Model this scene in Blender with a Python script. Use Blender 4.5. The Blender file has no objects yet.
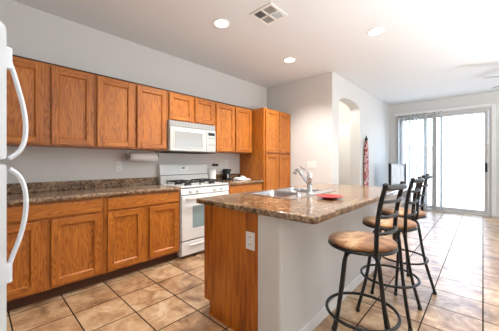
import bpy, bmesh, math, random
from mathutils import Vector, Matrix
random.seed(7)
S = bpy.context.scene
COL = S.collection
R = math.radians
PI = math.pi

# ------------------------------------------------------------------ camera, world, sun, daylight, exposure
cam_d = bpy.data.cameras.new('camera'); cam = bpy.data.objects.new('camera', cam_d); COL.objects.link(cam)
cam_d.sensor_width = 36.0; cam_d.lens = 36.0 * 253.0 / 499.0
cam_d.shift_y = -3.2 / 499.0
cam_d.clip_start = 0.05
cam.location = (0, 0, 1.22)
cam.rotation_euler = (R(90), 0, math.atan2(233.5, 253.0))
S.camera = cam

W = bpy.data.worlds.new('world'); S.world = W; W.use_nodes = True
wn = W.node_tree.nodes; wl = W.node_tree.links
bg = wn['Background']
sky = wn.new('ShaderNodeTexSky'); sky.sky_type = 'NISHITA'; sky.sun_disc = False
sky.sun_elevation = R(52); sky.sun_rotation = R(200); sky.dust_density = 1.5
tint = wn.new('ShaderNodeMix'); tint.data_type = 'RGBA'; tint.inputs[0].default_value = .85
wl.new(sky.outputs[0], tint.inputs[6]); tint.inputs[7].default_value = (.58, .77, 1.0, 1)     # thin bright overcast
wl.new(tint.outputs[2], bg.inputs[0]); bg.inputs[1].default_value = 4.2

sun_d = bpy.data.lights.new('sun', 'SUN'); sun = bpy.data.objects.new('sun', sun_d); COL.objects.link(sun)
sun_d.energy = 3.5; sun_d.angle = R(1); sun_d.color = (1, .96, .9)
sun.rotation_euler = (R(38), 0, R(-22))


def area(name, loc, rot, sx, sy, energy, color=(1, 1, 1), portal=False):
    d = bpy.data.lights.new(name, 'AREA'); o = bpy.data.objects.new(name, d); COL.objects.link(o)
    d.shape = 'RECTANGLE'; d.size = sx; d.size_y = sy; d.energy = energy; d.color = color
    o.location = loc; o.rotation_euler = rot
    if portal: d.cycles.is_portal = True
    return o


# daylight enters through the patio door and an unseen right window added for fill
area('patio_portal', (-.8, 7.99, 1.25), (R(-90), 0, 0), 1.86, 2.44, 1, portal=True)
area('fill_window_portal', (3.34, 5.9, 1.55), (0, R(90), 0), 1.3, 1.8, 1, portal=True)
# unseen upward lamps, added to fill the room by ceiling bounce
area('ceiling_fill', (1.3, 1.9, .9), (R(180), 0, 0), 1.0, 1.0, 78, (.945, .972, 1.0))
area('ceiling_fill_far', (1.9, 4.4, 1.0), (R(180), 0, 0), 1.2, 1.2, 62, (.90, .955, 1.0))

S.view_settings.view_transform = 'Standard'
S.view_settings.look = 'None'
S.view_settings.gamma = 1
S.view_settings.use_curve_mapping = False
S.view_settings.exposure = 0.7


# ------------------------------------------------------------------ materials
def lin(c):
    return tuple(((v / 255) / 12.92 if v / 255 <= .04045 else ((v / 255 + .055) / 1.055) ** 2.4) for v in c) + (1,)


class NT:
    def __init__(s, name):
        s.m = bpy.data.materials.new(name); s.m.use_nodes = True
        s.n = s.m.node_tree.nodes; s.l = s.m.node_tree.links
        s.b = s.n['Principled BSDF']; s.out = s.n['Material Output']

    def add(s, t, **kw):
        n = s.n.new(t)
        for k, v in kw.items(): setattr(n, k, v)
        return n

    def set(s, node, key, v):
        if isinstance(v, bpy.types.NodeSocket): s.l.new(v, node.inputs[key])
        else: node.inputs[key].default_value = v

    def coord(s, scale=(1, 1, 1), loc=(0, 0, 0)):
        tc = s.add('ShaderNodeTexCoord'); mp = s.add('ShaderNodeMapping')
        s.l.new(tc.outputs['Object'], mp.inputs[0])
        mp.inputs['Scale'].default_value = scale; mp.inputs['Location'].default_value = loc
        return mp.outputs[0]

    def noise(s, vec, scale=5, detail=3, rough=.5, dist=0):
        n = s.add('ShaderNodeTexNoise'); s.l.new(vec, n.inputs['Vector'])
        n.inputs['Scale'].default_value = scale; n.inputs['Detail'].default_value = detail
        n.inputs['Roughness'].default_value = rough; n.inputs['Distortion'].default_value = dist
        return n.outputs['Fac']

    def math(s, op, a, b=None, c=None):
        n = s.add('ShaderNodeMath', operation=op)
        for i, v in enumerate((a, b, c)):
            if v is None: continue
            s.set(n, i, v)
        return n.outputs[0]

    def ramp(s, fac, stops, interp='LINEAR'):
        n = s.add('ShaderNodeValToRGB'); s.l.new(fac, n.inputs[0]); cr = n.color_ramp; cr.interpolation = interp
        while len(cr.elements) < len(stops): cr.elements.new(.5)
        for e, (p, c) in zip(cr.elements, stops): e.position = p; e.color = c if len(c) == 4 else lin(c)
        return n.outputs[0]

    def mix(s, fac, a, b, blend='MIX'):
        n = s.add('ShaderNodeMix', data_type='RGBA', blend_type=blend)
        s.set(n, 0, fac); s.set(n, 6, a); s.set(n, 7, b)
        return n.outputs[2]

    def bump(s, h, strength=.2, dist=.01):
        n = s.add('ShaderNodeBump'); s.l.new(h, n.inputs['Height'])
        n.inputs['Strength'].default_value = strength; n.inputs['Distance'].default_value = dist
        s.l.new(n.outputs[0], s.b.inputs['Normal'])

    def bs(s, col=None, rough=.5, metal=0, **kw):
        if col is not None: s.set(s.b, 'Base Color', col)
        s.set(s.b, 'Roughness', rough); s.set(s.b, 'Metallic', metal)
        for k, v in kw.items(): s.set(s.b, k.replace('_', ' '), v)
        return s.m


def plain(name, c, rough=.5, metal=0, var=.04, scale=30, bump=0, **kw):
    t = NT(name); v = t.coord()
    f = t.noise(v, scale, 3)
    a = lin(c); d = tuple(x * (1 - var * 2) for x in a[:3]) + (1,)
    t.bs(t.mix(f, a, d), rough, metal, **kw)
    if bump: t.bump(t.noise(v, scale * 4, 2), bump, .004)
    return t.m


def oak(name, axis, light, mid, dark, rough=.38, plain_grain=False):
    t = NT(name)
    sc = {'z': (8, 8, 1.1), 'y': (8, 1.1, 8), 'x': (1.1, 8, 8)}[axis]
    sf = {'z': (75, 75, 4), 'y': (75, 4, 75), 'x': (4, 75, 75)}[axis]
    n1 = t.noise(t.coord(sc), 1.0, 2, .5)
    ring = t.math('SINE', t.math('MULTIPLY', n1, 26 if plain_grain else 140))
    ring = t.math('MULTIPLY_ADD', ring, .5, .5)
    fine = t.noise(t.coord(sf), 1.0, 3, .6)
    broad = t.noise(t.coord(tuple(x * .4 for x in sc)), 1.0, 2)
    k = t.math('ADD', t.math('MULTIPLY', ring, .10 if plain_grain else .17), t.math('ADD', t.math('MULTIPLY', fine, .5), t.math('MULTIPLY', broad, .36)))
    c = t.ramp(k, [(.34, dark), (.47, mid), (.62, light)] if plain_grain else [(.28, dark), (.50, mid), (.80, light)])
    t.bs(c, rough, 0)
    t.bump(fine, .08, .002)
    return t.m


OAK_V = oak('oak_vertical', 'z', (207, 133, 52), (174, 99, 31), (98, 50, 12))
OAK_H = oak('oak_horizontal', 'y', (207, 133, 52), (174, 99, 31), (98, 50, 12))
OAK_PANEL = oak('oak_end_panel', 'z', (200, 116, 26), (172, 92, 15), (128, 62, 8), .42, True)
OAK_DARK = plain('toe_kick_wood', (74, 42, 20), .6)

def wall_mat(name, c, b=.12):
    t = NT(name); v = t.coord()
    f = t.noise(v, 1.3, 2)
    a = lin(c); d = tuple(x * .97 for x in a[:3]) + (1,)
    t.bs(t.mix(f, a, d), .75)
    t.bump(t.noise(v, 70, 3, .6), b, .003)
    return t.m

WALL = wall_mat('wall_paint', (217, 215, 211))
CEIL = wall_mat('ceiling_paint', (226, 227, 227), .25)
TRIM = plain('white_trim_paint', (232, 231, 228), .45, var=.01)
DOORW = plain('white_door_paint', (232, 230, 226), .45, var=.01)


def tile_mat():
    t = NT('ceramic_tile')
    tc = t.add('ShaderNodeTexCoord'); sx = t.add('ShaderNodeSeparateXYZ'); t.l.new(tc.outputs['Object'], sx.inputs[0])
    ux = t.math('DIVIDE', t.math('ADD', sx.outputs[0], 34.6), .346)
    uy = t.math('DIVIDE', t.math('ADD', sx.outputs[1], 35.23 - .535), .3523)
    fx = t.math('FRACT', ux); fy = t.math('FRACT', uy)
    ex = t.math('ABSOLUTE', t.math('SUBTRACT', fx, .5)); ey = t.math('ABSOLUTE', t.math('SUBTRACT', fy, .5))
    e = t.math('MAXIMUM', ex, ey)
    g = t.math('GREATER_THAN', e, .4868)
    cmb = t.add('ShaderNodeCombineXYZ'); t.l.new(t.math('FLOOR', ux), cmb.inputs[0]); t.l.new(t.math('FLOOR', uy), cmb.inputs[1])
    wnz = t.add('ShaderNodeTexWhiteNoise'); t.l.new(cmb.outputs[0], wnz.inputs[0])
    off = t.add('ShaderNodeVectorMath', operation='MULTIPLY_ADD')
    t.l.new(wnz.outputs['Color'], off.inputs[0]); off.inputs[1].default_value = (9, 9, 9); t.l.new(tc.outputs['Object'], off.inputs[2])
    n1 = t.noise(off.outputs[0], 5.5, 5, .62, .6)
    n2 = t.noise(off.outputs[0], 28, 3, .6)
    k = t.math('ADD', t.math('MULTIPLY', n1, .8), t.math('MULTIPLY', n2, .2))
    k = t.math('ADD', k, t.math('MULTIPLY', t.math('SUBTRACT', wnz.outputs['Value'], .5), .10))
    c = t.ramp(k, [(.34, (114, 80, 54)), (.46, (164, 126, 90)), (.56, (191, 156, 118)), (.68, (215, 189, 156))])
    c = t.mix(g, c, lin((58, 46, 37)))
    rough = t.math('MULTIPLY_ADD', g, .4, t.math('MULTIPLY_ADD', n2, .10, .28))
    t.bs(c, rough, 0, Specular_IOR_Level=t.math('MULTIPLY_ADD', g, -.9, .9))
    t.bump(t.math('SUBTRACT', t.math('MULTIPLY', n2, .12), t.math('MULTIPLY', g, .3)), .2, .003)
    return t.m

TILE = tile_mat()


def laminate():
    t = NT('granite_laminate'); v = t.coord()
    n1 = t.noise(v, 38, 5, .65, .4); n2 = t.noise(v, 120, 4, .65); n3 = t.noise(v, 5, 2)
    k = t.math('ADD', t.math('MULTIPLY', n1, .55), t.math('ADD', t.math('MULTIPLY', n2, .3), t.math('MULTIPLY', n3, .15)))
    c = t.ramp(k, [(.39, (36, 26, 19)), (.455, (90, 66, 46)), (.515, (136, 106, 78)), (.57, (166, 138, 108)), (.66, (198, 180, 154))])
    t.bs(c, .16)
    return t.m

LAM = laminate()
MICRO_W = plain('microwave_white', (194, 193, 188), .25, var=.008)
WHITE_APP = plain('white_enamel', (224, 223, 219), .22, var=.008)
FRIDGE_W = plain('white_fridge_plastic', (222, 227, 232), .32, var=.012, scale=80, bump=.03)
WHITE_PL = plain('white_plastic', (234, 233, 229), .35, var=.01)
GREY_PL = plain('grey_plastic', (150, 150, 147), .4)
OFFW = plain('warm_grey_window', (160, 159, 156), .12, var=.02)
OVENGL = plain('oven_window_glass', (140, 160, 160), .08, var=.03)
BLACKM = plain('black_metal', (15, 15, 16), .36, 0, var=.1)
IRON = plain('cast_iron', (24, 24, 24), .6, 0, var=.1)
BLACKP = plain('black_plastic', (22, 22, 23), .35, var=.05)
DARK = plain('dark_recess', (30, 30, 32), .8)
CHROME = plain('chrome', (226, 227, 230), .06, 1, var=.02)
STEEL = plain('brushed_steel', (205, 206, 208), .24, 1, var=.04, scale=60)
ALU = plain('aluminium_frame', (202, 199, 195), .45, 0, var=.03)
REDP = plain('red_glaze', (158, 5, 12), .32, var=.05)
PAPER = plain('paper_towel', (238, 237, 234), .85, var=.02, scale=60, bump=.1)
BRASS = plain('dull_nickel', (170, 165, 155), .3, .9)
CONC = plain('patio_concrete', (215, 210, 202), .85, var=.05, scale=6)
STUCCO = plain('stucco', (226, 220, 210), .85, var=.03, scale=12, bump=.2)
GREYFAN = plain('fan_blade_finish', (122, 120, 118), .45)
CONSOLE = plain('pale_console_laminate', (214, 211, 206), .45, var=.03)
CLOTH = plain('white_cloth', (206, 206, 206), .9, var=.04, scale=40, bump=.1)


def suede():
    t = NT('tan_microsuede'); v = t.coord()
    n = t.noise(v, 6, 3, .55, .8); n2 = t.noise(v, 90, 2)
    k = t.math('ADD', t.math('MULTIPLY', n, .85), t.math('MULTIPLY', n2, .15))
    c = t.ramp(k, [(.38, (112, 72, 42)), (.50, (160, 112, 70)), (.62, (206, 168, 126))])
    t.bs(c, .85, 0, Sheen_Weight=.35, Sheen_Roughness=.4)
    t.bump(n2, .1, .002)
    return t.m

SUEDE = suede()


def woven():
    t = NT('red_white_pattern'); v = t.coord((1, 30, 16))
    n = t.noise(v, 1.2, 4, .6, .5)
    c = t.ramp(n, [(.40, (120, 30, 34)), (.50, (178, 52, 56)), (.545, (226, 205, 200)), (.64, (240, 232, 230)), (.70, (60, 40, 60))])
    t.bs(c, .85)
    return t.m

WOVEN = woven()


def glass_mat(name, gloss=.07, tint=(1, 1, 1, 1)):
    t = NT(name); t.n.remove(t.b)
    tr = t.add('ShaderNodeBsdfTransparent'); tr.inputs[0].default_value = tint
    gl = t.add('ShaderNodeBsdfGlossy'); gl.inputs['Roughness'].default_value = .02
    v = t.coord(); f = t.math('MULTIPLY_ADD', t.noise(v, 3, 1), .02, gloss - .01)
    mx = t.add('ShaderNodeMixShader'); t.l.new(f, mx.inputs[0]); t.l.new(tr.outputs[0], mx.inputs[1]); t.l.new(gl.outputs[0], mx.inputs[2])
    t.l.new(mx.outputs[0], t.out.inputs[0])
    return t.m

GLASS = glass_mat('clear_glass')


def slat_mat():
    t = NT('blind_vinyl'); v = t.coord((1, 1, 1))
    f = t.noise(v, 20, 2)
    c = t.mix(f, lin((182, 180, 176)), lin((172, 170, 167)))
    t.bs(c, .5)
    tl = t.add('ShaderNodeBsdfTranslucent'); tl.inputs[0].default_value = lin((235, 235, 232))
    mx = t.add('ShaderNodeMixShader'); mx.inputs[0].default_value = .08
    t.l.new(t.b.outputs[0], mx.inputs[1]); t.l.new(tl.outputs[0], mx.inputs[2]); t.l.new(mx.outputs[0], t.out.inputs[0])
    return t.m

SLAT = slat_mat()


def emit(name, c, s):
    t = NT(name); v = t.coord(); f = t.noise(v, 5, 1)
    e = t.add('ShaderNodeEmission'); t.l.new(t.mix(f, lin(c), lin(tuple(x * .98 for x in c))), e.inputs[0]); e.inputs[1].default_value = s
    t.n.remove(t.b); t.l.new(e.outputs[0], t.out.inputs[0])
    return t.m

LAMP = emit('lamp_lens', (255, 246, 232), 9)
SCREEN = plain('tv_screen', (70, 78, 86), .06, var=.02)
SCREEN.node_tree.nodes['Principled BSDF'].inputs['Specular IOR Level'].default_value = 1.0


# ------------------------------------------------------------------ mesh builder
def spline(pts, n=8):
    P = [Vector(p) for p in pts]; P = [P[0] * 2 - P[1]] + P + [P[-1] * 2 - P[-2]]
    out = []
    for i in range(1, len(P) - 2):
        a, b, c, d = P[i - 1:i + 3]
        for k in range(n):
            t = k / n
            out.append(.5 * ((2 * b) + (c - a) * t + (2 * a - 5 * b + 4 * c - d) * t * t + (3 * b - a - 3 * c + d) * t ** 3))
    out.append(P[-2]); return out


def root_loc(o):
    while o.parent: o = o.parent
    return Vector(o.location)


class MB:
    def __init__(s): s.bm = bmesh.new()

    def _new(s, before, mi, smooth):
        for f in s.bm.faces:
            if f not in before: f.material_index = mi; f.smooth = smooth

    def box(s, x0, x1, y0, y1, z0, z1, bev=0, mi=0, seg=2):
        t = bmesh.new()
        bmesh.ops.create_cube(t, size=1)
        for v in t.verts:
            v.co = Vector(((x0 + x1) / 2 + v.co.x * (x1 - x0), (y0 + y1) / 2 + v.co.y * (y1 - y0), (z0 + z1) / 2 + v.co.z * (z1 - z0)))
        if bev: bmesh.ops.bevel(t, geom=list(t.edges), offset=bev, segments=seg, affect='EDGES', profile=.5)
        s.join(t, mi, False); return s

    def join(s, t, mi=0, smooth=False):
        vm = {v: s.bm.verts.new(v.co) for v in t.verts}
        for f in t.faces:
            try:
                nf = s.bm.faces.new([vm[v] for v in f.verts]); nf.material_index = mi; nf.smooth = smooth
            except ValueError: pass
        t.free()

    def loops(s, loops, mi=0, smooth=True, cap0=True, cap1=True, closed=True):
        L = [[s.bm.verts.new(p) for p in l] for l in loops]
        n = len(L[0])
        for a, b in zip(L, L[1:]):
            for i in range(n if closed else n - 1):
                j = (i + 1) % n
                f = s.bm.faces.new((a[i], a[j], b[j], b[i])); f.material_index = mi; f.smooth = smooth
        if cap0: f = s.bm.faces.new(list(reversed(L[0]))); f.material_index = mi
        if cap1: f = s.bm.faces.new(L[-1]); f.material_index = mi
        return s

    def tube(s, pts, r, seg=10, mi=0, ry=None, up=None, ring=False):
        P = [Vector(p) for p in pts]; N = len(P)
        rs = r if isinstance(r, (list, tuple)) else [r] * N
        loops = []; u = None
        for i in range(N):
            if ring: d = (P[(i + 1) % N] - P[i - 1]).normalized()
            else: d = (P[min(i + 1, N - 1)] - P[max(i - 1, 0)]).normalized()
            if u is None:
                a = Vector(up) if up else (Vector((0, 0, 1)) if abs(d.z) < .9 else Vector((1, 0, 0)))
            else: a = u
            u = (a - d * a.dot(d)).normalized(); w = d.cross(u)
            k = (ry / rs[i]) if ry else 1
            loops.append([P[i] + u * (math.cos(2 * PI * j / seg) * rs[i]) + w * (math.sin(2 * PI * j / seg) * rs[i] * k) for j in range(seg)])
        if ring:
            loops.append(loops[0]); s.loops(loops, mi, True, False, False)
            bmesh.ops.remove_doubles(s.bm, verts=list(s.bm.verts), dist=1e-6)
        else: s.loops(loops, mi)
        return s

    def cyl(s, p0, p1, r0, r1=None, seg=20, mi=0):
        return s.tube([p0, p1], [r0, r0 if r1 is None else r1], seg, mi)

    def lathe(s, prof, c, seg=28, mi=0, axis='z', cap=True, smooth=True):
        loops = []
        for r, z in prof:
            l = []
            for j in range(seg):
                a = 2 * PI * j / seg; x, y = r * math.cos(a), r * math.sin(a)
                p = {'z': (x, y, z), 'x': (z, x, y), 'y': (y, z, x)}[axis]
                l.append(Vector(c) + Vector(p))
            loops.append(l)
        return s.loops(loops, mi, smooth, cap, cap)

    def prism(s, poly, axis, a0, a1, mi=0, bev=0, smooth=False):
        def mk(p, a): return {'x': (a, p[0], p[1]), 'y': (p[0], a, p[1]), 'z': (p[0], p[1], a)}[axis]
        t = bmesh.new()
        A = [t.verts.new(mk(p, a0)) for p in poly]; B = [t.verts.new(mk(p, a1)) for p in poly]
        n = len(poly)
        for i in range(n): t.faces.new((A[i], A[(i + 1) % n], B[(i + 1) % n], B[i]))
        t.faces.new(list(reversed(A))); t.faces.new(B)
        bmesh.ops.recalc_face_normals(t, faces=list(t.faces))
        if bev: bmesh.ops.bevel(t, geom=list(t.edges), offset=bev, segments=3, affect='EDGES', profile=.5)
        s.join(t, mi, smooth); return s

    def sphere(s, c, r, mi=0, sz=(1, 1, 1)):
        t = bmesh.new(); bmesh.ops.create_uvsphere(t, u_segments=16, v_segments=10, radius=r)
        for v in t.verts: v.co = Vector((v.co.x * sz[0], v.co.y * sz[1], v.co.z * sz[2])) + Vector(c)
        s.join(t, mi, True); return s

    def rot(s, ang, c, axis='Z'):
        M = Matrix.Translation(c) @ Matrix.Rotation(ang, 4, axis) @ Matrix.Translation(-Vector(c))
        bmesh.ops.transform(s.bm, matrix=M, verts=list(s.bm.verts)); return s

    def build(s, name, mats, parent=None):
        bm = s.bm
        bmesh.ops.recalc_face_normals(bm, faces=list(bm.faces))
        me = bpy.data.meshes.new(name)
        if parent is not None: off = root_loc(parent)
        else:
            xs = [v.co for v in bm.verts]
            lo = Vector([min(c[i] for c in xs) for i in range(3)]); hi = Vector([max(c[i] for c in xs) for i in range(3)])
            off = Vector(((lo.x + hi.x) / 2, (lo.y + hi.y) / 2, lo.z))
        for v in bm.verts: v.co -= off
        bm.to_mesh(me); bm.free()
        for m in (mats if isinstance(mats, (list, tuple)) else [mats]): me.materials.append(m)
        o = bpy.data.objects.new(name, me); COL.objects.link(o)
        if parent is not None: o.parent = parent
        else: o.location = off
        return o


def tag(o, label, cat, group=None):
    o['label'] = label; o['category'] = cat
    if group: o['group'] = group
    return o


def thing(name, loc, label, cat, group=None):
    o = bpy.data.objects.new(name, None); COL.objects.link(o); o.empty_display_size = .1
    o.location = loc
    return tag(o, label, cat, group)


def struct(o, label=None):
    o['kind'] = 'structure'
    if label: o['label'] = label
    return o


def world_build(mb, name, mat, label=None):
    """setting pieces: mesh kept in world coordinates so tile and paint patterns line up"""
    bm = mb.bm; bmesh.ops.recalc_face_normals(bm, faces=list(bm.faces))
    me = bpy.data.meshes.new(name); bm.to_mesh(me); bm.free()
    for m in (mat if isinstance(mat, (list, tuple)) else [mat]): me.materials.append(m)
    o = bpy.data.objects.new(name, me); COL.objects.link(o)
    return struct(o, label)


def copy_thing(src, loc, rotz, label, group=None):
    r = src.copy(); COL.objects.link(r); r.location = loc; r.rotation_euler = (0, 0, rotz); r['label'] = label
    if group: r['group'] = group
    def kids(a, b):
        for ch in list(a.children):
            c = ch.copy(); COL.objects.link(c); c.parent = b; kids(ch, c)
    kids(src, r)
    return r


# ------------------------------------------------------------------ room shell
H = 2.785; XL = -3.35; YB = 4.168; XA = -1.905; YF = 7.8; XR = 3.2; YN = -1.25
world_build(MB().box(XL - .15, XR + .15, YN - .15, 8.0, -.12, 0), 'floor', TILE, 'beige ceramic tile floor with dark grout')
world_build(MB().box(XL - .15, XR + .15, YN - .15, 8.0, H, H + .15), 'ceiling', CEIL)
world_build(MB().box(XL - .15, XL, YN - .15, 8.0, 0, H), 'wall_left', WALL)
m = MB().box(XL, XR, YN - .15, YN, 0, H)
world_build(m, 'wall_near', WALL)
m = MB().box(XR, XR + .15, YN, 5.0, 0, H).box(XR, XR + .15, 6.8, 8.0, 0, H).box(XR, XR + .15, 5.0, 6.8, 0, .9).box(XR, XR + .15, 5.0, 6.8, 2.2, H)
world_build(m, 'wall_right', WALL)


def window(name, axis, a0, a1, plane):
    e = bpy.data.objects.new(name, None); COL.objects.link(e); struct(e)
    f = MB(); p = MB()
    def bx(mb, u0, u1, z0, z1, d0, d1):
        if axis == 'x': mb.box(plane + d0, plane + d1, u0, u1, z0, z1)
        else: mb.box(u0, u1, plane + d0, plane + d1, z0, z1)
    bx(f, a0, a1, .9, .95, -.03, .03); bx(f, a0, a1, 2.15, 2.2, -.03, .03)
    for u in (a0, (a0 + a1) / 2 - .025, a1 - .05): bx(f, u, u + .05, .95, 2.15, -.03, .03)
    bx(p, a0 + .05, a1 - .05, .95, 2.15, -.004, .004)
    f.build('window_frame', TRIM, e); p.build('pane', GLASS, e)

window('fill_window', 'x', 5.0, 6.8, XR + .08)  # unseen window, added to let fill light in

world_build(MB().box(XL, XA, YB, YB + .13, 0, H), 'wall_back', WALL)

# arch wall: solid outline with the arch cut out of it
AY0, AY1, AZ, AT = 4.43, 5.49, 2.28, 2.44
def arch_pts(n=14):
    c = (AY0 + AY1) / 2; hw = (AY1 - AY0) / 2; rise = AT - AZ
    return [(c - hw * math.cos(PI * i / n), AZ + rise * math.sin(PI * i / n) ** .8) for i in range(n + 1)]
ap = arch_pts()
m = MB()
XW = XA - .20
m.box(XW, XA, YB + .13, AY0, 0, H).box(XW, XA, AY1, YF, 0, H)
m.prism([(AY0, H)] + ap + [(AY1, H)], 'x', XW, XA)
world_build(m, 'wall_arch', WALL)
# hall beyond the arch
world_build(MB().box(XL, XW, 6.15, 6.27, 0, H), 'wall_hall', wall_mat('hall_paint', (222, 214, 204)))
e = bpy.data.objects.new('door_2', None); COL.objects.link(e); e.location = (-2.6, 6.15, 0); struct(e, 'white hall door beyond the arch')
d = MB().box(-2.98, -2.17, 6.115, 6.148, .01, 2.06, .004)
for z0, z1 in ((.2, .95), (1.1, 1.9)):
    for y0, y1 in ((-2.88, -2.62), (-2.52, -2.27)): d.box(y0, y1, 6.107, 6.118, z0, z1, .006)
d.build('door_leaf', DOORW, e)
MB().box(-3.06, -2.985, 6.12, 6.15, 0, 2.13, .005).box(-2.165, -2.108, 6.12, 6.15, 0, 2.13, .005).box(-3.06, -2.108, 6.12, 6.15, 2.065, 2.14, .005).build('door_casing', TRIM, e)
MB().lathe([(.024, 0), (.024, .008), (.010, .012), (.010, .04), (.026, .05), (.026, .065), (.012, .075)], (-2.9, 6.105, 1.0), 16, axis='y').rot(PI, (-2.9, 6.105, 1.0)).build('door_knob', BRASS, e)

# patio wall with the opening for the sliding door
DX0, DX1, DZ = -1.74, .135, 2.455
m = MB().box(XA - .2, DX0, YF, 8.0, 0, H).box(DX1, XR, YF, 8.0, 0, H).box(DX0, DX1, YF, 8.0, DZ, H)
world_build(m, 'wall_patio', WALL)

# baseboards
def base(name, *a): world_build(MB().box(*a, .004), name, TRIM)
base('baseboard_back', -2.70, XA, YB - .012, YB, 0, .085)
base('baseboard_arch', XA, XA + .012, AY1, YF, 0, .085)
base('baseboard_corner', XA, XA + .012, YB, AY0, 0, .085)
base('baseboard_patio', .22, XR, YF - .012, YF, 0, .085)
base('trim_1', DX1 + .005, DX1 + .075, YF - .018, YF, 0, DZ + .05)

# sliding patio door
e = bpy.data.objects.new('door_1', None); COL.objects.link(e); e.location = (-.8, YF + .08, 0); struct(e, 'sliding glass patio door with grey metal frame')
m = MB()
m.box(DX0, DX0 + .05, YF + .01, YF + .16, 0, DZ).box(DX1 - .05, DX1, YF + .01, YF + .16, 0, DZ)
m.box(DX0 + .05, DX1 - .05, YF + .01, YF + .16, DZ - .05, DZ).box(DX0 + .05, DX1 - .05, YF + .01, YF + .16, 0, .03)
m.build('door_frame', ALU, e)
def panel(x0, x1, yc, nm):
    p = MB(); w = .065
    p.box(x0, x0 + w, yc - .02, yc + .02, .035, DZ - .055, .003).box(x1 - w, x1, yc - .02, yc + .02, .035, DZ - .055, .003)
    p.box(x0 + w, x1 - w, yc - .02, yc + .02, .035, .12, .003).box(x0 + w, x1 - w, yc - .02, yc + .02, DZ - .115, DZ - .055, .003)
    o = p.build(nm, ALU, e)
    MB().box(x0 + w - .005, x1 - w + .005, yc - .003, yc + .003, .115, DZ - .11).build('pane', GLASS, o)
    return o
panel(DX0 + .052, -.86, YF + .115, 'fixed_panel')
sp = panel(-.935, DX1 - .052, YF + .06, 'sliding_panel')
MB().box(.035, .075, YF + .005, YF + .038, 1.0, 1.2, .006).build('door_handle', BLACKP, sp)

# outside
world_build(MB().box(-7, 6, 8.0, 13.0, -.14, -.03), 'ground_patio', CONC)
world_build(MB().box(-7, 6, 13.0, 13.2, -.14, 1.9), 'wall_garden', STUCCO)

# ------------------------------------------------------------------ cabinets
def cab_door(x, s, y0, y1, z0, z1, parent, w=.058):
    """frame-and-panel door on plane x, facing s (+1: +X)"""
    b = MB(); t = .024; x = x + s * .003
    def bx(ya, yb, za, zb, d0, d1, bev, mi):
        xa, xb = sorted((x + s * d0, x + s * d1)); b.box(xa, xb, ya, yb, za, zb, bev, mi)
    bx(y0, y0 + w, z0, z1, 0, t, .003, 0); bx(y1 - w, y1, z0, z1, 0, t, .003, 0)
    bx(y0 + w, y1 - w, z0, z0 + w, 0, t, .003, 1); bx(y0 + w, y1 - w, z1 - w, z1, 0, t, .003, 1)
    # sloped sticking and recessed flat panel
    ya, yb, za, zb = y0 + w, y1 - w, z0 + w, z1 - w
    g = .010
    X0 = x + s * (t - .003); X1 = x + s * .008
    b.loops([[(X0, ya, za), (X0, yb, za), (X0, yb, zb), (X0, ya, zb)],
             [(X1, ya + g, za + g), (X1, yb - g, za + g), (X1, yb - g, zb - g), (X1, ya + g, zb - g)]], 0, False, False, True)
    return b.build('door', (OAK_V, OAK_H), parent)


def drawer(x, s, y0, y1, z0, z1, parent):
    xa, xb = sorted((x, x + s * .02))
    return MB().box(xa, xb, y0, y1, z0, z1, .005).build('drawer', OAK_H, parent)


def carcass(x_back, x_face, y0, y1, z0, z1, parent, stiles=(), rails=()):
    b = MB().box(x_back, x_face - .019, y0, y1, z0, z1 - .001)
    o = b.build('body', OAK_V, parent)
    f = MB()
    for a, c in [(y0, y0 + .042), (y1 - .042, y1)] + list(stiles): f.box(x_face - .019, x_face, a, c, z0, z1, .0015, 0)
    ys = sorted([(y0, y0 + .042), (y1 - .042, y1)] + list(stiles))
    for za, zb in [(z0, z0 + .04), (z1 - .04, z1)] + list(rails):
        for (a0, a1), (b0, b1) in zip(ys, ys[1:]): f.box(x_face - .019, x_face - .0005, a1, b0, za, zb, .0015, 1)
    f.box(x_face - .019, x_face - .012, y0 + .04, y1 - .04, z0 + .04, z1 - .04, 0, 0)
    f.build('face_frame', (OAK_V, OAK_H), parent)
    return o


UF = -3.02; UZ0, UZ1 = 1.378, 2.150
def upper(y0, y1, doors, z0, label, group):
    t = thing('wall_cabinet', (XL, (y0 + y1) / 2, z0), label, 'cabinet', group)
    mid = [(doors[0][1] - .012, doors[1][0] + .012)]
    carcass(XL, UF, y0, y1, z0, UZ1, t, mid)
    MB().box(XL, UF + .006, y0, y1, UZ1 + .0005, UZ1 + .012, .002).build('top_shadow_strip', OAK_DARK, t)  # dark strip drawing in the shadow line along the cabinet top
    for a, b in doors: cab_door(UF, 1, a, b, z0 + .014, UZ1 - .022, t)
    return t

GU = 'oak wall cabinets'
upper(.02, .852, [(.062, .430), (.487, .833)], UZ0, 'oak wall cabinet nearest the white fridge, two doors behind the fridge handle', GU)
upper(.854, 1.690, [(.874, 1.250), (1.296, 1.668)], UZ0, 'oak two-door wall cabinet above the paper towel roll, left of the microwave', GU)
upper(1.692, 2.478, [(1.712, 2.075), (2.115, 2.463)], 1.772, 'short oak wall cabinet directly above the white microwave', GU)
upper(2.480, 3.340, [(2.503, 2.890), (2.918, 3.312)], UZ0, 'oak two-door wall cabinet between the microwave and the tall pantry', GU)

BF = -2.80; BZ0, BZ1 = .10, .874
def base_cab(y0, y1, doors, drawers, label, group):
    t = thing('base_cabinet', ((XL + BF) / 2, (y0 + y1) / 2, 0), label, 'cabinet', group)
    mid = [(doors[0][1] - .012, doors[1][0] + .012)]
    carcass(XL, BF, y0, y1, BZ0, BZ1, t, mid, [(.700, .738)])
    for a, b in doors: cab_door(BF, 1, a, b, .125, .712, t)
    for a, b in drawers: drawer(BF, 1, a, b, .735, .855, t)
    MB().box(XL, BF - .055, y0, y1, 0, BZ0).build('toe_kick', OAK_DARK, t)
    return t

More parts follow.
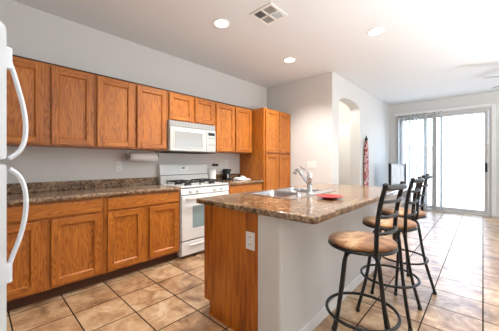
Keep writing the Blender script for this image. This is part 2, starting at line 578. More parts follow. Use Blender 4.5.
GB = 'oak base cabinets along the left wall'
base_cab(.02, .872, [(.055, .372), (.450, .843)], [(.055, .843)], 'oak base cabinet nearest the white fridge, one wide drawer over two doors', GB)
base_cab(.874, 1.736, [(.905, 1.265), (1.340, 1.712)], [(.905, 1.712)], 'oak base cabinet just left of the white range', GB)
base_cab(2.549, 3.352, [(2.58, 2.92), (2.975, 3.325)], [(2.58, 3.325)], 'oak base cabinet between the range and the tall pantry', GB)


def counter(y0, y1, label):
    t = thing('countertop', ((XL - 2.765) / 2, (y0 + y1) / 2, .875), label, 'countertop')
    prof = [(XL + .001, .875), (-2.775, .875), (-2.767, .879), (-2.765, .887), (-2.765, .898), (-2.768, .908), (-2.776, .914), (-2.79, .915), (XL + .001, .915)]
    MB().prism(prof, 'y', y0, y1).build('worktop', LAM, t)
    MB().box(XL + .001, XL + .021, y0, y1, .915, 1.016, .004).build('backsplash', LAM, t)
    return t

counter(.02, 1.719, 'brown granite-look countertop running from the fridge to the range')
counter(2.557, 3.3545, 'short brown granite-look countertop between the range and the pantry')

# pantry
PF = -2.765
t = thing('pantry_cabinet', ((XL + PF) / 2, 3.76, 0), 'tall oak pantry cabinet with four doors in the kitchen corner', 'cabinet')
carcass(XL, PF, 3.356, YB - .002, .10, 2.160, t, [(3.765 - .02, 3.765 + .02)], [(1.345, 1.405)])
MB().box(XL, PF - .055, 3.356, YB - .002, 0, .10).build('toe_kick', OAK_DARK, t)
for a, b in ((3.39, 3.752), (3.782, YB - .03)):
    cab_door(PF, 1, a, b, 1.392, 2.138, t); cab_door(PF, 1, a, b, .13, 1.362, t)

# ------------------------------------------------------------------ microwave
my0, my1 = 1.695, 2.455
t = thing('microwave', (-3.15, 2.075, 1.36), 'white over-the-range microwave mounted under the short wall cabinet', 'microwave')
MB().box(XL + .001, -2.985, my0, my1, 1.365, 1.768, .004).build('body', MICRO_W, t)
vg = MB().box(-2.986, -2.972, my0, my1, 1.690, 1.768, .004).build('vent_grille', GREY_PL, t)
s = MB()
for i in range(30):
    y = my0 + .03 + i * (my1 - my0 - .06) / 29; s.box(-2.973, -2.966, y - .004, y + .004, 1.702, 1.757)
s.build('vent_fins', MICRO_W, vg)
dr = MB().box(-2.986, -2.955, my0, 2.285, 1.368, 1.688, .010, 0, 3).build('door', MICRO_W, t)
MB().box(-2.957, -2.9525, my0 + .075, 2.205, 1.435, 1.625, .004).build('window', OFFW, dr)
f = MB()
for a in ((my0 + .055, my0 + .075, 1.415, 1.645), (2.205, 2.225, 1.415, 1.645), (my0 + .075, 2.205, 1.415, 1.435), (my0 + .075, 2.205, 1.625, 1.645)):
    f.box(-2.957, -2.951, *a, .002)
f.build('window_frame', MICRO_W, dr)
cp = MB().box(-2.986, -2.957, 2.288, my1, 1.368, 1.688, .006).build('control_panel', MICRO_W, t)
MB().box(-2.959, -2.9555, 2.315, 2.435, 1.610, 1.655, .002).build('display', BLACKP, cp)
for r in range(5):
    for c in range(3):
        MB().box(-2.958, -2.955, 2.318 + c * .041, 2.350 + c * .041, 1.565 - r * .033, 1.585 - r * .033, .001).build('button', GREY_PL if r % 3 == 0 else MICRO_W, cp)
MB().box(-2.959, -2.953, 2.315, 2.435, 1.385, 1.412, .003).build('door_button', MICRO_W, cp)
MB().box(XL + .002, -2.965, my0, my1, 1.352, 1.3645, .003).build('underside', DARK, t)

# ------------------------------------------------------------------ gas range
ry0, ry1 = 1.741, 2.545
t = thing('gas_range', (-3.06, 2.12, 0), 'white gas range with black burner grates below the microwave', 'range')
MB().box(XL + .004, -2.79, ry0, ry1, .03, .893, .004).box(XL + .05, -2.85, ry0 + .03, ry1 - .03, 0, .03, 0).build('body', WHITE_APP, t)
MB().box(XL + .004, -2.772, ry0, ry1, .893, .915, .007).build('cooktop', WHITE_APP, t)
bgd = MB().prism([(XL + .004, .915), (-3.262, .915), (-3.262, 1.03), (-3.275, 1.045), (-3.29, 1.185), (-3.305, 1.205), (XL + .004, 1.205)], 'y', ry0 - .012, ry1 + .004, 0, 0).build('backguard', WHITE_APP, t)
MB().box(-3.284, -3.2785, 2.06, 2.15, 1.122, 1.148, .001).box(-3.284, -3.281, 2.02, 2.20, 1.108, 1.160).build('clock_panel', (WHITE_PL), bgd)
MB().box(-3.283, -3.2765, 2.075, 2.125, 1.127, 1.144, .001).build('clock_display', BLACKP, bgd)
MB().box(-3.275, -3.2615, ry0 - .010, ry1 + .002, 1.034, 1.040).build('backguard_gap', DARK, bgd)
pn = MB().prism([(-2.79, .80), (-2.765, .80), (-2.775, .893), (-2.79, .893)], 'y', ry0, ry1).build('control_panel', WHITE_APP, t)
MB().box(-2.79, -2.7705, ry0 + .004, ry1 - .004, .885, .892).box(-2.79, -2.764, ry0 + .004, ry1 - .004, .800, .806).build('panel_gap', DARK, pn)
for y in (1.88, 1.99, 2.275, 2.405):
    MB().lathe([(.024, 0), (.024, .006), (.019, .01), (.017, .026), (.012, .028)], (-2.770, y, .848), 18, axis='x').box(-2.745, -2.738, y - .004, y + .004, .832, .864, .001).build('knob', WHITE_PL, pn)
od = MB().box(-2.79, -2.758, ry0 + .004, ry1 - .004, .222, .796, .010, 0, 3).build('oven_door', WHITE_APP, t)
MB().box(-2.760, -2.7555, 1.905, 2.345, .372, .655, .004).build('window', OVENGL, od)
hb = MB().tube([(-2.715, ry0 + .05, .755), (-2.715, ry1 - .05, .755)], .013, 12)
for y in (ry0 + .08, ry1 - .08): hb.box(-2.76, -2.715, y - .012, y + .012, .745, .765, .003)
hb.build('handle', WHITE_APP, od)
bd = MB().box(-2.79, -2.760, ry0 + .004, ry1 - .004, .035, .212, .008, 0, 3).build('storage_drawer', WHITE_APP, t)
MB().prism([(-2.760, .165), (-2.748, .158), (-2.748, .150), (-2.760, .145)], 'y', ry0 + .12, ry1 - .12).build('handle', WHITE_APP, bd)
MB().box(-2.80, -2.770, ry0 + .006, ry1 - .006, .2125, .2215).build('drawer_gap', DARK, t)
for cx, cy in ((-2.92, 1.94), (-2.92, 2.345), (-3.15, 1.94), (-3.15, 2.345)):
    g = MB(); q = .115; z = .958; r = .0085
    g.tube([(cx - q, cy - q, z), (cx + q, cy - q, z), (cx + q, cy + q, z), (cx - q, cy + q, z)], r, 8, ring=True)
    for a in range(4):
        u = Vector((math.cos(a * PI / 2), math.sin(a * PI / 2), 0))
        g.tube([Vector((cx, cy, z + .004)) + u * .04, Vector((cx, cy, z)) + u * q], r, 8)
    for sx in (-1, 1):
        for sy in (-1, 1): g.cyl((cx + sx * q, cy + sy * q, .9155), (cx + sx * q, cy + sy * q, z), r * .9, None, 8)
    o = g.build('burner_grate', IRON, t)
    MB().lathe([(.055, .9155), (.055, .925), (.042, .93), (.042, .942), (.03, .946)], (cx, cy, 0), 20).build('burner_cap', IRON, o)

# ------------------------------------------------------------------ fridge
fx0, fx1 = -1.94, -1.19
t = thing('refrigerator', ((fx0 + fx1) / 2, -.30, 0), 'white top-freezer refrigerator with bowed handles at the left edge', 'refrigerator')
MB().box(fx0 + .004, fx1 - .004, -.70, -.005, .06, 1.685, .008).box(fx0 + .03, fx1 - .03, -.66, -.03, 0, .06).build('body', FRIDGE_W, t)
def fdoor(nm, z0, z1, rt, rb):
    p = []
    for i in range(7): a = PI / 2 * i / 6; p.append((.072 - rt + rt * math.sin(a), z1 - rt + rt * math.cos(a)))
    for i in range(7): a = PI / 2 * i / 6; p.append((.072 - rb + rb * math.cos(a), z0 + rb - rb * math.sin(a)))
    p += [(0, z0), (0, z1)]
    return MB().prism(p, 'x', fx0, fx1).build(nm, FRIDGE_W, t)
fz = fdoor('freezer_door', 1.230, 1.698, .030, .010)
fd = fdoor('fridge_door', .085, 1.213, .010, .012)
MB().box(fx0 + .01, fx1 - .012, .004, .05, 1.2135, 1.2295).build('door_gap', GREY_PL, t)
hx = -1.222
def fz_(v): return 1.22 - (v - 162.3) * .00356
def fy_(u): k = (u - 249.5) / 253; return (.735 + .678 * k) / (-.678 + .735 * k) * hx
def fhandle(pts, par, mz0, mz1):
    P = spline([(hx, fy_(u), fz_(v)) for u, v in pts], 6)
    b = MB().tube(P, .0075, 12, 0, .016, (0, 1, 0))
    b.box(hx - .017, hx + .017, .066, .088, mz0, mz1, .006)
    b.build('handle', FRIDGE_W, par)
fhandle([(8.5, 61), (14, 75), (19.3, 92), (23.6, 108), (25.6, 125), (24.2, 141), (18.3, 152), (8.5, 159)], fz, 1.545, 1.62)
fhandle([(9, 168.5), (18, 175), (23.5, 185), (25.8, 198), (25.6, 212), (23.2, 226), (19, 240), (13, 254), (9, 264)], fd, .80, .87)
MB().box(fx0 + .02, fx1 - .02, -.03, .03, .012, .082, .004).build('kick_grille', GREY_PL, t)

# ------------------------------------------------------------------ island
IX0, IX1, IY0, IY1 = -1.688, -1.106, 1.28, 3.32
t = thing('island_cabinet', ((IX0 + IX1) / 2, (IY0 + IY1) / 2, 0), 'oak kitchen island cabinet with a plain end panel, under the sink counter', 'cabinet')
MB().prism([(IX0, .105), (IX0 + .07, .105), (IX0 + .07, 0), (IX1, 0), (IX1, .878), (IX0, .878)], 'y', IY0, IY0 + .02).build('end_panel', OAK_PANEL, t)
b = MB().box(IX0 + .02, IX1, IY1 - .02, IY1, .10, .878).box(IX0 + .02, IX1, IY0 + .02, IY1 - .02, .10, .12).box(IX1 - .015, IX1, IY0 + .02, IY1 - .02, .12, .878)
for y in (1.66, 2.62): b.box(IX0 + .02, IX1 - .015, y - .01, y + .01, .12, .878)
b.build('body', OAK_V, t)
f = MB()
for y in (IY0 + .02, 1.64, 2.60, IY1 - .04): f.box(IX0, IX0 + .02, y, y + .04, .105, .878, 0, 0)
for z in (.105, .70, .838): f.box(IX0 + .001, IX0 + .02, IY0 + .02, IY1, z, z + .04, 0, 1)
f.build('face_frame', (OAK_V, OAK_H), t)
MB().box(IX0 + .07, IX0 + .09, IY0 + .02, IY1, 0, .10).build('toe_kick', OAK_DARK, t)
for a, c in ((1.325, 1.645), (1.675, 2.125), (2.135, 2.605), (2.635, 3.285)):
    cab_door(IX0, -1, a, c, .125, .712, t); drawer(IX0, -1, a, c, .735, .855, t)
MB().prism([(IX0 + .07, .0), (IX0 + .07, .012), (IX1, .012), (IX1, .0)], 'y', IY0 - .008, IY0).build('shoe_moulding', OAK_PANEL, t)

PX0, PX1 = -1.104, -.918
m = MB(); rr = .02
c = [(PX0, IY0)]
for i in range(7): a = -PI / 2 + PI / 2 * i / 6; c.append((PX1 - rr + rr * math.cos(a), IY0 + rr + rr * math.sin(a)))
c += [(PX1, IY1 + .03), (PX0, IY1 + .03)]
m.prism(c, 'z', 0, .878)
world_build(m, 'wall_island', WALL, 'white half wall behind the island cabinet')
world_build(MB().box(PX1, PX1 + .012, IY0 + .02, IY1 + .03, 0, .085, .004), 'baseboard_island', TRIM)

# island counter with rounded corners and a hole for the sink
def rrect(x0, x1, y0, y1, r, z, n=6):
    P = []
    for cx, cy, a0 in ((x1 - r, y1 - r, 0), (x0 + r, y1 - r, PI / 2), (x0 + r, y0 + r, PI), (x1 - r, y0 + r, 1.5 * PI)):
        for i in range(n + 1): a = a0 + PI / 2 * i / n; P.append((cx + r * math.cos(a), cy + r * math.sin(a), z))
    return P
CX0, CX1, CY0, CY1 = -1.782, -.674, 1.252, 3.40
SX0, SX1, SY0, SY1 = -1.685, -1.135, 1.735, 2.565
cm = MB(); L = []
for dz, ins in ((0, .003), (.002, .001), (.006, 0), (.031, 0), (.036, .002), (.039, .006), (.040, .011)):
    L.append(rrect(CX0 + ins, CX1 - ins, CY0 + ins, CY1 - ins, .032, .8785 + dz))
cm.loops(L, 0, True)
cnt = cm.build('countertop', LAM)
cut = MB().box(SX0 + .02, SX1 - .02, SY0 + .02, SY1 - .02, .8, 1.0).build('cutter', LAM)
md = cnt.modifiers.new('hole', 'BOOLEAN'); md.object = cut; md.operation = 'DIFFERENCE'; md.solver = 'EXACT'
bpy.context.view_layer.update()
dg = bpy.context.evaluated_depsgraph_get()
nm = bpy.data.meshes.new_from_object(cnt.evaluated_get(dg)); cnt.modifiers.clear(); cnt.data = nm
bpy.data.objects.remove(cut)
for p in cnt.data.polygons: p.use_smooth = abs(p.normal.z) < .98
tag(cnt, 'brown granite-look island countertop holding the sink and the red plate', 'countertop')

# sink
zt = .919
t = thing('kitchen_sink', ((SX0 + SX1) / 2, (SY0 + SY1) / 2, .919), 'double-bowl stainless steel sink set into the island countertop', 'sink')
bowls = [(-1.635, -1.255, 1.785, 2.125), (-1.635, -1.255, 2.165, 2.520)]
b = MB(); th = .005
b.box(SX0, bowls[0][0], SY0, SY1, zt, zt + th, .002).box(bowls[0][1], SX1, SY0, SY1, zt, zt + th, .002)
for y0, y1 in ((SY0, bowls[0][2]), (bowls[0][3], bowls[1][2]), (bowls[1][3], SY1)): b.box(bowls[0][0], bowls[0][1], y0, y1, zt, zt + th - .0005, .001)
b.build('rim', STEEL, t)
for x0, x1, y0, y1 in bowls:
    k = MB()
    k.loops([rrect(x0 - .004, x1 + .004, y0 - .004, y1 + .004, .004, zt + th - .001), rrect(x0 + .003, x1 - .003, y0 + .003, y1 - .003, .05, zt - .004),
             rrect(x0 + .006, x1 - .006, y0 + .006, y1 - .006, .055, .80), rrect(x0 + .014, x1 - .014, y0 + .014, y1 - .014, .06, .765), rrect(x0 + .04, x1 - .04, y0 + .04, y1 - .04, .06, .752)], 0, True, False, True)
    o = k.build('bowl', STEEL, t)
    MB().lathe([(.042, .7525), (.042, .756), (.03, .757)], ((x0 + x1) / 2, (y0 + y1) / 2, 0), 20).build('drain', CHROME, o)

# faucet
fc = Vector((-1.195, 2.125, zt + th))
t = thing('faucet', fc, 'chrome single-lever pull-out faucet standing on the sink deck', 'faucet')
MB().lathe([(.032, 0), (.032, .006), (.026, .012), (.023, .02), (.022, .135), (.024, .142), (.024, .182), (.020, .196), (.010, .201)], fc, 24).build('body', CHROME, t)
sp_ = spline([fc + Vector(p) for p in ((-.015, 0, .10), (-.045, -.004, .135), (-.072, -.007, .172), (-.095, -.010, .203), (-.114, -.012, .219), (-.132, -.013, .218), (-.145, -.014, .205))], 5)
n = len(sp_)
o = MB().tube(sp_, [.016 + .004 * (i / n) for i in range(n)], 14).build('spout', CHROME, t)
MB().cyl(fc + Vector((-.141, -.014, .210)), fc + Vector((-.154, -.015, .184)), .021, .019, 16).build('spray_head', GREY_PL, o)
MB().tube(spline([fc + Vector((0, 0, .197)), fc + Vector((-.03, -.002, .216)), fc + Vector((-.095, -.006, .256))], 4), .0085, 10, 0, .013).build('lever', CHROME, t)

sd = Vector((-1.195, 1.93, zt + th))
t = thing('soap_dispenser', sd, 'short chrome soap dispenser on the sink deck, nearer than the faucet', 'soap dispenser')
MB().lathe([(.020, 0), (.020, .006), (.012, .012), (.011, .045), (.015, .05), (.015, .062), (.008, .066)], sd, 18).build('pump', CHROME, t)
MB().tube([sd + Vector((0, 0, .056)), sd + Vector((-.03, 0, .060)), sd + Vector((-.055, 0, .050))], .006, 10).build('nozzle', CHROME, t)

# red plate
pc = Vector((-.935, 1.995, .919))
tag(MB().lathe([(.055, 0), (.058, .001), (.064, .008), (.100, .017), (.108, .021), (.107, .024), (.099, .0225), (.062, .012), (.002, .010)], pc, 40).build('plate', REDP), 'shallow red plate on the island countertop', 'plate')

# ------------------------------------------------------------------ outlets and switches
def plate_x(name, x, y0, y1, z0, z1, label, cat='outlet'):
    t = thing(name, (x, (y0 + y1) / 2, z0), label, cat)
    MB().box(x, x + .006, y0, y1, z0, z1, .002).build('cover_plate', WHITE_PL, t)
    ym = (y0 + y1) / 2; zm = (z0 + z1) / 2
    for dz in (-.026, .026):
        o = MB().box(x + .005, x + .008, ym - .016, ym + .016, zm + dz - .018, zm + dz + .018, .001).build('socket', WHITE_PL, t)
        MB().box(x + .007, x + .0085, ym - .009, ym - .006, zm + dz - .005, zm + dz + .008).box(x + .007, x + .0085, ym + .006, ym + .009, zm + dz - .005, zm + dz + .008).build('slot', DARK, o)
    return t

plate_x('wall_outlet', XL, 1.180, 1.255, 1.105, 1.225, 'white wall outlet above the left countertop, left of the range')
plate_x('wall_outlet', XL, 3.00, 3.075, 1.145, 1.265, 'white wall outlet above the black appliance, right of the range')
t = thing('island_outlet', (-1.17, IY0, .62), 'white outlet on the oak end panel of the island', 'outlet')
MB().box(-1.211, -1.131, IY0 - .006, IY0, .622, .742, .002).build('cover_plate', WHITE_PL, t)
for dz in (-.026, .026):
    o = MB().box(-1.187, -1.155, IY0 - .008, IY0 - .005, .682 + dz - .018, .682 + dz + .018, .001).build('socket', WHITE_PL, t)
    MB().box(-1.180, -1.177, IY0 - .0085, IY0 - .007, .682 + dz - .005, .682 + dz + .008).box(-1.165, -1.162, IY0 - .0085, IY0 - .007, .682 + dz - .005, .682 + dz + .008).build('slot', DARK, o)
t = thing('switch_plate', (-2.30, YB, 1.12), 'white three-gang light switch plate on the wall behind the faucet', 'light switch')
MB().box(-2.395, -2.215, YB - .006, YB, 1.12, 1.24, .002).build('cover_plate', WHITE_PL, t)
for i in range(3):
    x = -2.358 + i * .053
    MB().box(x - .016, x + .016, YB - .010, YB - .005, 1.148, 1.212, .002).build('rocker', WHITE_PL, t)

# paper towel
py0, py1, px, pz = 1.255, 1.665, -3.20, 1.288
t = thing('paper_towel_holder', (px, (py0 + py1) / 2, UZ0 - .01), 'metal paper towel holder mounted under the wall cabinet left of the microwave', 'holder')
o = MB().box(px - .012, px + .012, py0, py0 + .010, pz + .03, UZ0 - .001, .003)
o.lathe([(.045, 0), (.045, .008), (.035, .012), (.02, .014)], (px, py0 - .004, pz), 24, axis='y')
o.build('bracket', BRASS, t)
MB().box(px - .018, px + .018, py1 - .008, py1 + .004, pz - .01, UZ0 - .001, .003).build('bracket', BRASS, t)
MB().cyl((px, py0 + .005, pz), (px, py1, pz), .009, None, 12).build('rod', BRASS, t)
t = thing('paper_towel_roll', (px, (py0 + py1) / 2, pz - .06), 'white paper towel roll hanging on the holder under the wall cabinet', 'paper towel roll')
L = []
for y in (py0 + .035, py1 - .03):
    pass
b = MB()
seg = 28
def ringc(r, y): return [(px + r * math.cos(2 * PI * j / seg), y, pz + r * math.sin(2 * PI * j / seg)) for j in range(seg)]
b.loops([ringc(.018, py0 + .035), ringc(.052, py0 + .035), ringc(.052, py1 - .03), ringc(.018, py1 - .03), ringc(.018, py0 + .035)], 0, True, False, False)
b.build('sheets', PAPER, t)
MB().loops([ringc(.0178, py0 + .036), ringc(.0178, py1 - .031), ringc(.0165, py1 - .031), ringc(.0165, py0 + .036), ringc(.0178, py0 + .036)], 0, True, False, False).build('cardboard_core', plain('cardboard', (150, 112, 76), .8), t)

# ------------------------------------------------------------------ things on the right counter
cc = Vector((-3.255, 2.617, .9155))
t = thing('canister', cc, 'white lidded canister on the counter just right of the range', 'canister')
MB().lathe([(.060, 0), (.066, .005), (.068, .02), (.068, .160), (.064, .165)], cc, 28).build('jar', WHITE_PL, t)
MB().lathe([(.070, .1655), (.071, .172), (.070, .187), (.05, .193), (.014, .195), (.012, .203), (.017, .211), (.010, .217)], cc, 28).build('lid', WHITE_PL, t)

t = thing('small_appliance', (-3.24, 2.93, .9155), 'small black countertop appliance with a pale front panel, below the right outlet', 'appliance')
MB().prism([(-3.30, .9157), (-3.185, .9157), (-3.185, .935), (-3.20, .955), (-3.205, 1.06), (-3.175, 1.075), (-3.175, 1.095), (-3.19, 1.105), (-3.30, 1.105)], 'y', 2.895, 2.98).build('housing', BLACKP, t)
MB().box(-3.204, -3.196, 2.905, 2.945, .955, 1.015, .003).build('front_panel', GREY_PL, t)
MB().tube(spline([(-3.30, 2.95, 1.0), (-3.325, 2.99, 1.06), (-3.325, 3.06, 1.13), (-3.33, 3.075, 1.19), (-3.335, 3.0375, 1.18)], 6), .003, 8).build('cord', WHITE_PL, t)
tag(MB().box(XL + .0005, XL + .034, 2.705, 2.815, 1.155, 1.195, .006).build('plug_adapter', BLACKP), 'black plug adapter on the wall above the white canister', 'plug')

# folded cloth
b = MB(); nx, ny = 14, 18
g = []
for i in range(nx + 1):
    row = []
    for j in range(ny + 1):
        u, v = i / nx, j / ny
        e = min(u, 1 - u, v, 1 - v); hgt = .9165 + .045 * min(1, e * 6) + .016 * math.sin(9 * v + 4 * u) * min(1, e * 5) + .01 * math.sin(17 * u + 5 * v) * min(1, e * 5)
        row.append(b.bm.verts.new((-3.22 + u * .22 + .01 * math.sin(7 * v), 3.035 + v * .26 + .012 * math.sin(6 * u), max(hgt, .9165))))
    g.append(row)
for i in range(nx):
    for j in range(ny):
        f = b.bm.faces.new((g[i][j], g[i + 1][j], g[i + 1][j + 1], g[i][j + 1])); f.smooth = True
ed = [g[i][0] for i in range(nx + 1)] + [g[nx][j] for j in range(1, ny + 1)] + [g[i][ny] for i in range(nx - 1, -1, -1)] + [g[0][j] for j in range(ny - 1, 0, -1)]
b.bm.faces.new(ed)
tag(b.build('dish_cloth', CLOTH), 'crumpled white cloth on the counter beside the pantry', 'cloth')

# ------------------------------------------------------------------ bar stools
def make_stool(loc, legrot, seatrot, label, group):
    t = thing('bar_stool', (0, 0, 0), label, 'bar stool', group)
    q = seatrot - legrot
    def sr(o): o.rotation_euler = (0, 0, q); return o
    sr(MB().lathe([(.05, .716), (.185, .716), (.195, .721), (.1975, .730), (.190, .739), (.170, .745), (.12, .749), (.05, .751), (.004, .7515)], (0, 0, 0), 48).build('seat', SUEDE, t))
    sr(MB().lathe([(.17, .698), (.195, .698), (.200, .701), (.200, .711), (.195, .7155), (.17, .7155)], (0, 0, 0), 48).build('seat_frame', BLACKM, t))
    MB().lathe([(.09, .683), (.10, .685), (.10, .696), (.09, .6975)], (0, 0, 0), 28).build('swivel_plate', BLACKM, t)
    for k in range(4):
        a = PI / 4 + k * PI / 2; c, s = math.cos(a), math.sin(a)
        P = spline([(r * c, r * s, z) for r, z in ((.03, .671), (.075, .669), (.112, .657), (.130, .627), (.141, .570), (.1870, .289), (.262, .018))], 5)
        o = MB().tube(P, .0125, 12).build('leg', BLACKM, t)
        MB().cyl((.2635 * c, .2635 * s, .0), (.2615 * c, .2615 * s, .024), .0150, None, 14).build('foot_cap', BLACKP, o)
    MB().tube([(.2085 * math.cos(2 * PI * i / 56), .2085 * math.sin(2 * PI * i / 56), .289) for i in range(56)], .0095, 10, ring=True).build('foot_ring', BLACKM, t)
    ends = {}
    for sg in (-1, 1):
        x0, y0 = .1455, sg * .139
        prof = [(0, .697), (0, .75), (.002, .83), (.010, .92), (.026, 1.01), (.047, 1.089)]
        P = spline([(x0 + dx, y0, z) for dx, z in prof], 6)
        ends[sg] = P
        p = MB().tube(P, .0125, 12); p.sphere((x0 + .048, y0, 1.093), .0165)
        sr(p.build('back_post', BLACKM, t))
    for z, r in ((1.081, .0145), (1.003, .0095), (.916, .0095), (.822, .0095)):
        dx = [p for p in ends[1] if p.z >= z - 1e-6][0].x
        P = spline([(dx, -.139, z), (dx + .027, -.076, z), (dx + .036, 0, z), (dx + .027, .076, z), (dx, .139, z)], 6)
        sr(MB().tube(P, r, 10, 0, r * 1.0, (0, 0, 1)).build('back_slat', BLACKM, t))
    t.location = loc; t.rotation_euler = (0, 0, legrot)
    return t

GS = 'swivel bar stools along the island'
st1 = make_stool((-.563, 1.650, 0), R(18.3), R(-5.5), 'black metal bar stool with tan round seat, nearest the camera', GS)
def stool_copy(src, loc, legrot, seatrot, label):
    r = copy_thing(src, loc, legrot, label, GS)
    for c in r.children:
        if c.name.split('.')[0] in ('seat', 'seat_frame', 'back_post', 'back_slat'): c.rotation_euler = (0, 0, seatrot - legrot)
    return r
stool_copy(st1, (-.571, 2.315, 0), R(0), R(0), 'middle one of the three black bar stools with tan seats')
stool_copy(st1, (-.590, 2.882, 0), R(45), R(1), 'black bar stool with tan seat farthest along the island, toward the patio door')

# ------------------------------------------------------------------ ceiling
def down_spot(x, y, label):
    t = thing('ceiling_light', (x, y, H), label, 'ceiling light', 'recessed ceiling lights')
    sg = 32
    def rg(r, z): return [(x + r * math.cos(2 * PI * j / sg), y + r * math.sin(2 * PI * j / sg), z) for j in range(sg)]
    MB().loops([rg(.098, H - .0005), rg(.098, H - .006), rg(.092, H - .010), rg(.078, H - .008), rg(.072, H - .004), rg(.072, H - .0005)], 0, True, False, False).build('trim_ring', WHITE_PL, t)
    MB().lathe([(.072, H - .001), (.071, H - .004), (.05, H - .010), (.002, H - .012)], (x, y, 0), 28).build('lens', LAMP, t)
    d = bpy.data.lights.new('down_spot', 'SPOT'); o = bpy.data.objects.new('down_spot', d); COL.objects.link(o)
    d.energy = 92; d.spot_size = R(130); d.spot_blend = .7; d.shadow_soft_size = .06; d.color = (1, .98, .955)
    o.location = (0, 0, -.03); o.parent = t

down_spot(-2.163, 1.880, 'round recessed ceiling light left of the air vent')
down_spot(-2.175, 3.258, 'round recessed ceiling light near the kitchen corner, farther than the air vent')
down_spot(-.945, 3.248, 'round recessed ceiling light over the bar stools, right of the air vent')

# lamp of the hall behind the arch
hd_ = bpy.data.lights.new('hall_lamp', 'POINT'); ho_ = bpy.data.objects.new('hall_lamp', hd_); COL.objects.link(ho_)
hd_.energy = 22; hd_.shadow_soft_size = .12; hd_.color = (1, .95, .88); ho_.location = (-2.75, 5.0, 2.6)

# unseen spot with no fixture, added to brighten the island half wall
fill_spot_d = bpy.data.lights.new('down_spot', 'SPOT'); fill_spot = bpy.data.objects.new('down_spot', fill_spot_d); COL.objects.link(fill_spot)
fill_spot_d.energy = 60; fill_spot_d.spot_size = R(130); fill_spot_d.spot_blend = .7; fill_spot_d.shadow_soft_size = .06; fill_spot_d.color = (1, .98, .955); fill_spot.location = (-.55, 1.3, H - .03)

# air vent
vx0, vx1, vy0, vy1 = -1.81, -1.52, 1.957, 2.25
t = thing('air_vent', ((vx0 + vx1) / 2, (vy0 + vy1) / 2, H), 'square white ceiling air vent with four louvred quarters', 'vent')
w = .028; zt_ = H - .0005; zb = H - .012
f = MB().box(vx0, vx0 + w, vy0, vy1, zb, zt_, .003).box(vx1 - w, vx1, vy0, vy1, zb, zt_, .003).box(vx0 + w, vx1 - w, vy0, vy0 + w, zb, zt_, .003).box(vx0 + w, vx1 - w, vy1 - w, vy1, zb, zt_, .003)
xm, ym = (vx0 + vx1) / 2, (vy0 + vy1) / 2
f.box(xm - .008, xm + .008, vy0 + w, vy1 - w, zb, zt_, .001).box(vx0 + w, vx1 - w, ym - .008, ym + .008, zb, zt_ - .001, .001)
f.build('frame', WHITE_PL, t)
MB().box(vx0 + w, vx1 - w, vy0 + w, vy1 - w, H - .0028, H - .0006).build('duct_opening', DARK, t)
quads = [(vx0 + w, xm - .008, vy0 + w, ym - .008, 'x', 1), (xm + .008, vx1 - w, vy0 + w, ym - .008, 'y', 1), (vx0 + w, xm - .008, ym + .008, vy1 - w, 'y', 1), (xm + .008, vx1 - w, ym + .008, vy1 - w, 'x', -1)]
for x0, x1, y0, y1, ax, sg in quads:
    g = MB(); nn = 5
    for i in range(nn):
        if ax == 'x':
            c = x0 + (i + .5) * (x1 - x0) / nn
            g.prism([(c - .0022 * sg, H - .004), (c - .0012 * sg, H - .004), (c + .0022 * sg, H - .010), (c + .0012 * sg, H - .010)], 'y', y0, y1)
        else:
            c = y0 + (i + .5) * (y1 - y0) / nn
            g.prism([(c - .0022 * sg, H - .004), (c - .0012 * sg, H - .004), (c + .0022 * sg, H - .010), (c + .0012 * sg, H - .010)], 'x', x0, x1)
    g.build('louvre', WHITE_PL, t)

# ceiling fan
fcx, fcy = .64, 5.55
t = thing('ceiling_fan', (fcx, fcy, H), 'grey-bladed ceiling fan reaching in at the right edge', 'ceiling fan')
MB().lathe([(.065, H - .0005), (.065, H - .03), (.03, H - .06)], (fcx, fcy, 0), 24).build('canopy', GREYFAN, t)
MB().cyl((fcx, fcy, H - .055), (fcx, fcy, 2.58), .013, None, 12).build('downrod', GREYFAN, t)
MB().lathe([(.04, 2.585), (.10, 2.575), (.12, 2.54), (.12, 2.49), (.10, 2.455), (.05, 2.44)], (fcx, fcy, 0), 28).build('motor', GREYFAN, t)
MB().lathe([(.05, 2.4395), (.09, 2.42), (.105, 2.385), (.08, 2.345), (.03, 2.33)], (fcx, fcy, 0), 28).build('light_shade', WHITE_PL, t)
for k in range(5):
    a = R(208 + 72 * k - 72 * 1) if False else R(208 - 72 * k)
    M = Matrix.Translation((fcx, fcy, 0)) @ Matrix.Rotation(a, 4, 'Z')
    b = MB(); outl = [(.20, -.045), (.30, -.060), (.55, -.066), (.68, -.058), (.715, -.03), (.72, 0), (.715, .03), (.68, .058), (.55, .066), (.30, .060), (.20, .045)]
    b.loops([[(x, y, 2.497 - y * .22) for x, y in outl], [(x, y, 2.504 - y * .22) for x, y in outl]], 0, False)
    bmesh.ops.transform(b.bm, matrix=M, verts=list(b.bm.verts))
    o = b.build('blade', GREYFAN, t)
    c = MB().box(.11, .24, -.018, .018, 2.492, 2.4975, .002)
    bmesh.ops.transform(c.bm, matrix=M, verts=list(c.bm.verts)); c.build('blade_iron', BRASS, o)

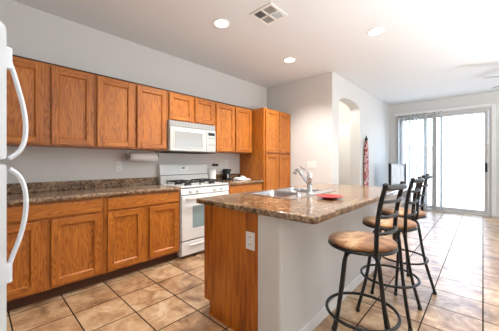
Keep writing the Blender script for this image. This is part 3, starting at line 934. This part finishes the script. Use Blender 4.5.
# ------------------------------------------------------------------ vertical blinds
t = thing('vertical_blinds', (-.8, YF - .06, 2.55), 'white vertical blinds drawn to the left of the patio door', 'blinds')
hd = MB().box(-1.78, .14, YF - .075, YF - .03, 2.475, 2.525, .004).build('headrail', WHITE_PL, t)
sl = [(-1.665 + i * .080, 72 + (i * 37 % 9)) for i in range(8)] + [(-1.065, 58), (-.895, 8), (-.755, 56)]
for x, ang in sl:
    p = MB()
    cr = [(u, .006 * (1 - (2 * u / .089) ** 2)) for u in [-.0445 + .089 * i / 6 for i in range(7)]]
    p.loops([[(x + u, YF - .0525 + w_, z) for u, w_ in cr] + [(x + u, YF - .0513 + w_, z) for u, w_ in reversed(cr)] for z in (.03, 2.452)], 0, False)
    p.rot(R(ang), (x, YF - .05, 0))
    o = p.build('slat', SLAT, t)
    MB().box(x - .012, x + .012, YF - .056, YF - .044, 2.448, 2.476, .002).build('carrier_clip', GREY_PL, o)

# ------------------------------------------------------------------ television corner
tl = Vector((-1.53, 6.36, 0)); tr = Vector((-1.37, 7.12, 0)); mid = (tl + tr) / 2
dv = (tr - tl); ang = math.atan2(dv.y, dv.x); ln = dv.length
t = thing('television', (mid.x, mid.y, .6215), 'flat television with black bezel on the pale stand by the patio door', 'television')
def tv(mb): return mb.rot(ang, (mid.x, mid.y, 0))
cx, cy = mid.x, mid.y
tv(MB().box(cx - ln / 2, cx + ln / 2, cy - .004, cy + .055, .690, 1.195, .008)).build('casing', BLACKP, t)
tv(MB().box(cx - ln / 2 + .025, cx + ln / 2 - .025, cy - .006, cy - .003, .725, 1.170)).build('screen', SCREEN, t)
tv(MB().box(cx - .03, cx + .03, cy + .01, cy + .045, .632, .70, .004).box(cx - .17, cx + .17, cy - .08, cy + .12, .622, .634, .005)).build('foot', BLACKP, t)
t = thing('tv_stand', (-1.55, 6.75, 0), 'low pale television stand against the arch wall', 'tv stand')
MB().box(-1.84, -1.27, 6.22, 7.28, .585, .62, .004).build('top', CONSOLE, t)
b = MB().box(-1.84, -1.29, 6.25, 6.275, .06, .585).box(-1.84, -1.29, 7.225, 7.25, .06, .585).box(-1.84, -1.29, 6.275, 7.225, .06, .085).box(-1.84, -1.825, 6.275, 7.225, .085, .585).box(-1.825, -1.30, 6.275, 7.225, .32, .34)
b.build('body', CONSOLE, t)
for x in (-1.81, -1.32):
    for y in (6.28, 7.22): MB().cyl((x, y, 0), (x, y, .06), .018, .024, 12).build('leg', CONSOLE, t)

# ------------------------------------------------------------------ red and white hanging on the arch wall
t = thing('wall_hanging', (XA, 5.76, .62), 'narrow red and white patterned hanging on the arch wall', 'wall hanging')
b = MB()
prof = [(.62, .105, .03), (.70, .115, .034), (.90, .118, .036), (1.20, .112, .036), (1.40, .105, .034), (1.52, .092, .032), (1.62, .060, .028), (1.69, .032, .02)]
L = []
for z, wy, dx in prof:
    l = []
    for j in range(20):
        a = 2 * PI * j / 20
        fold = 1 + .16 * math.cos(5 * a)
        l.append((XA + .042 + dx * fold * math.cos(a), 5.77 + wy * math.sin(a), z))
    L.append(l)
b.loops(L, 0, True)
b.build('cloth', WOVEN, t)
MB().lathe([(.034, 1.688), (.036, 1.70), (.026, 1.735), (.012, 1.775), (.004, 1.80)], (XA + .042, 5.765, 0), 14).build('finial', BLACKP, t)
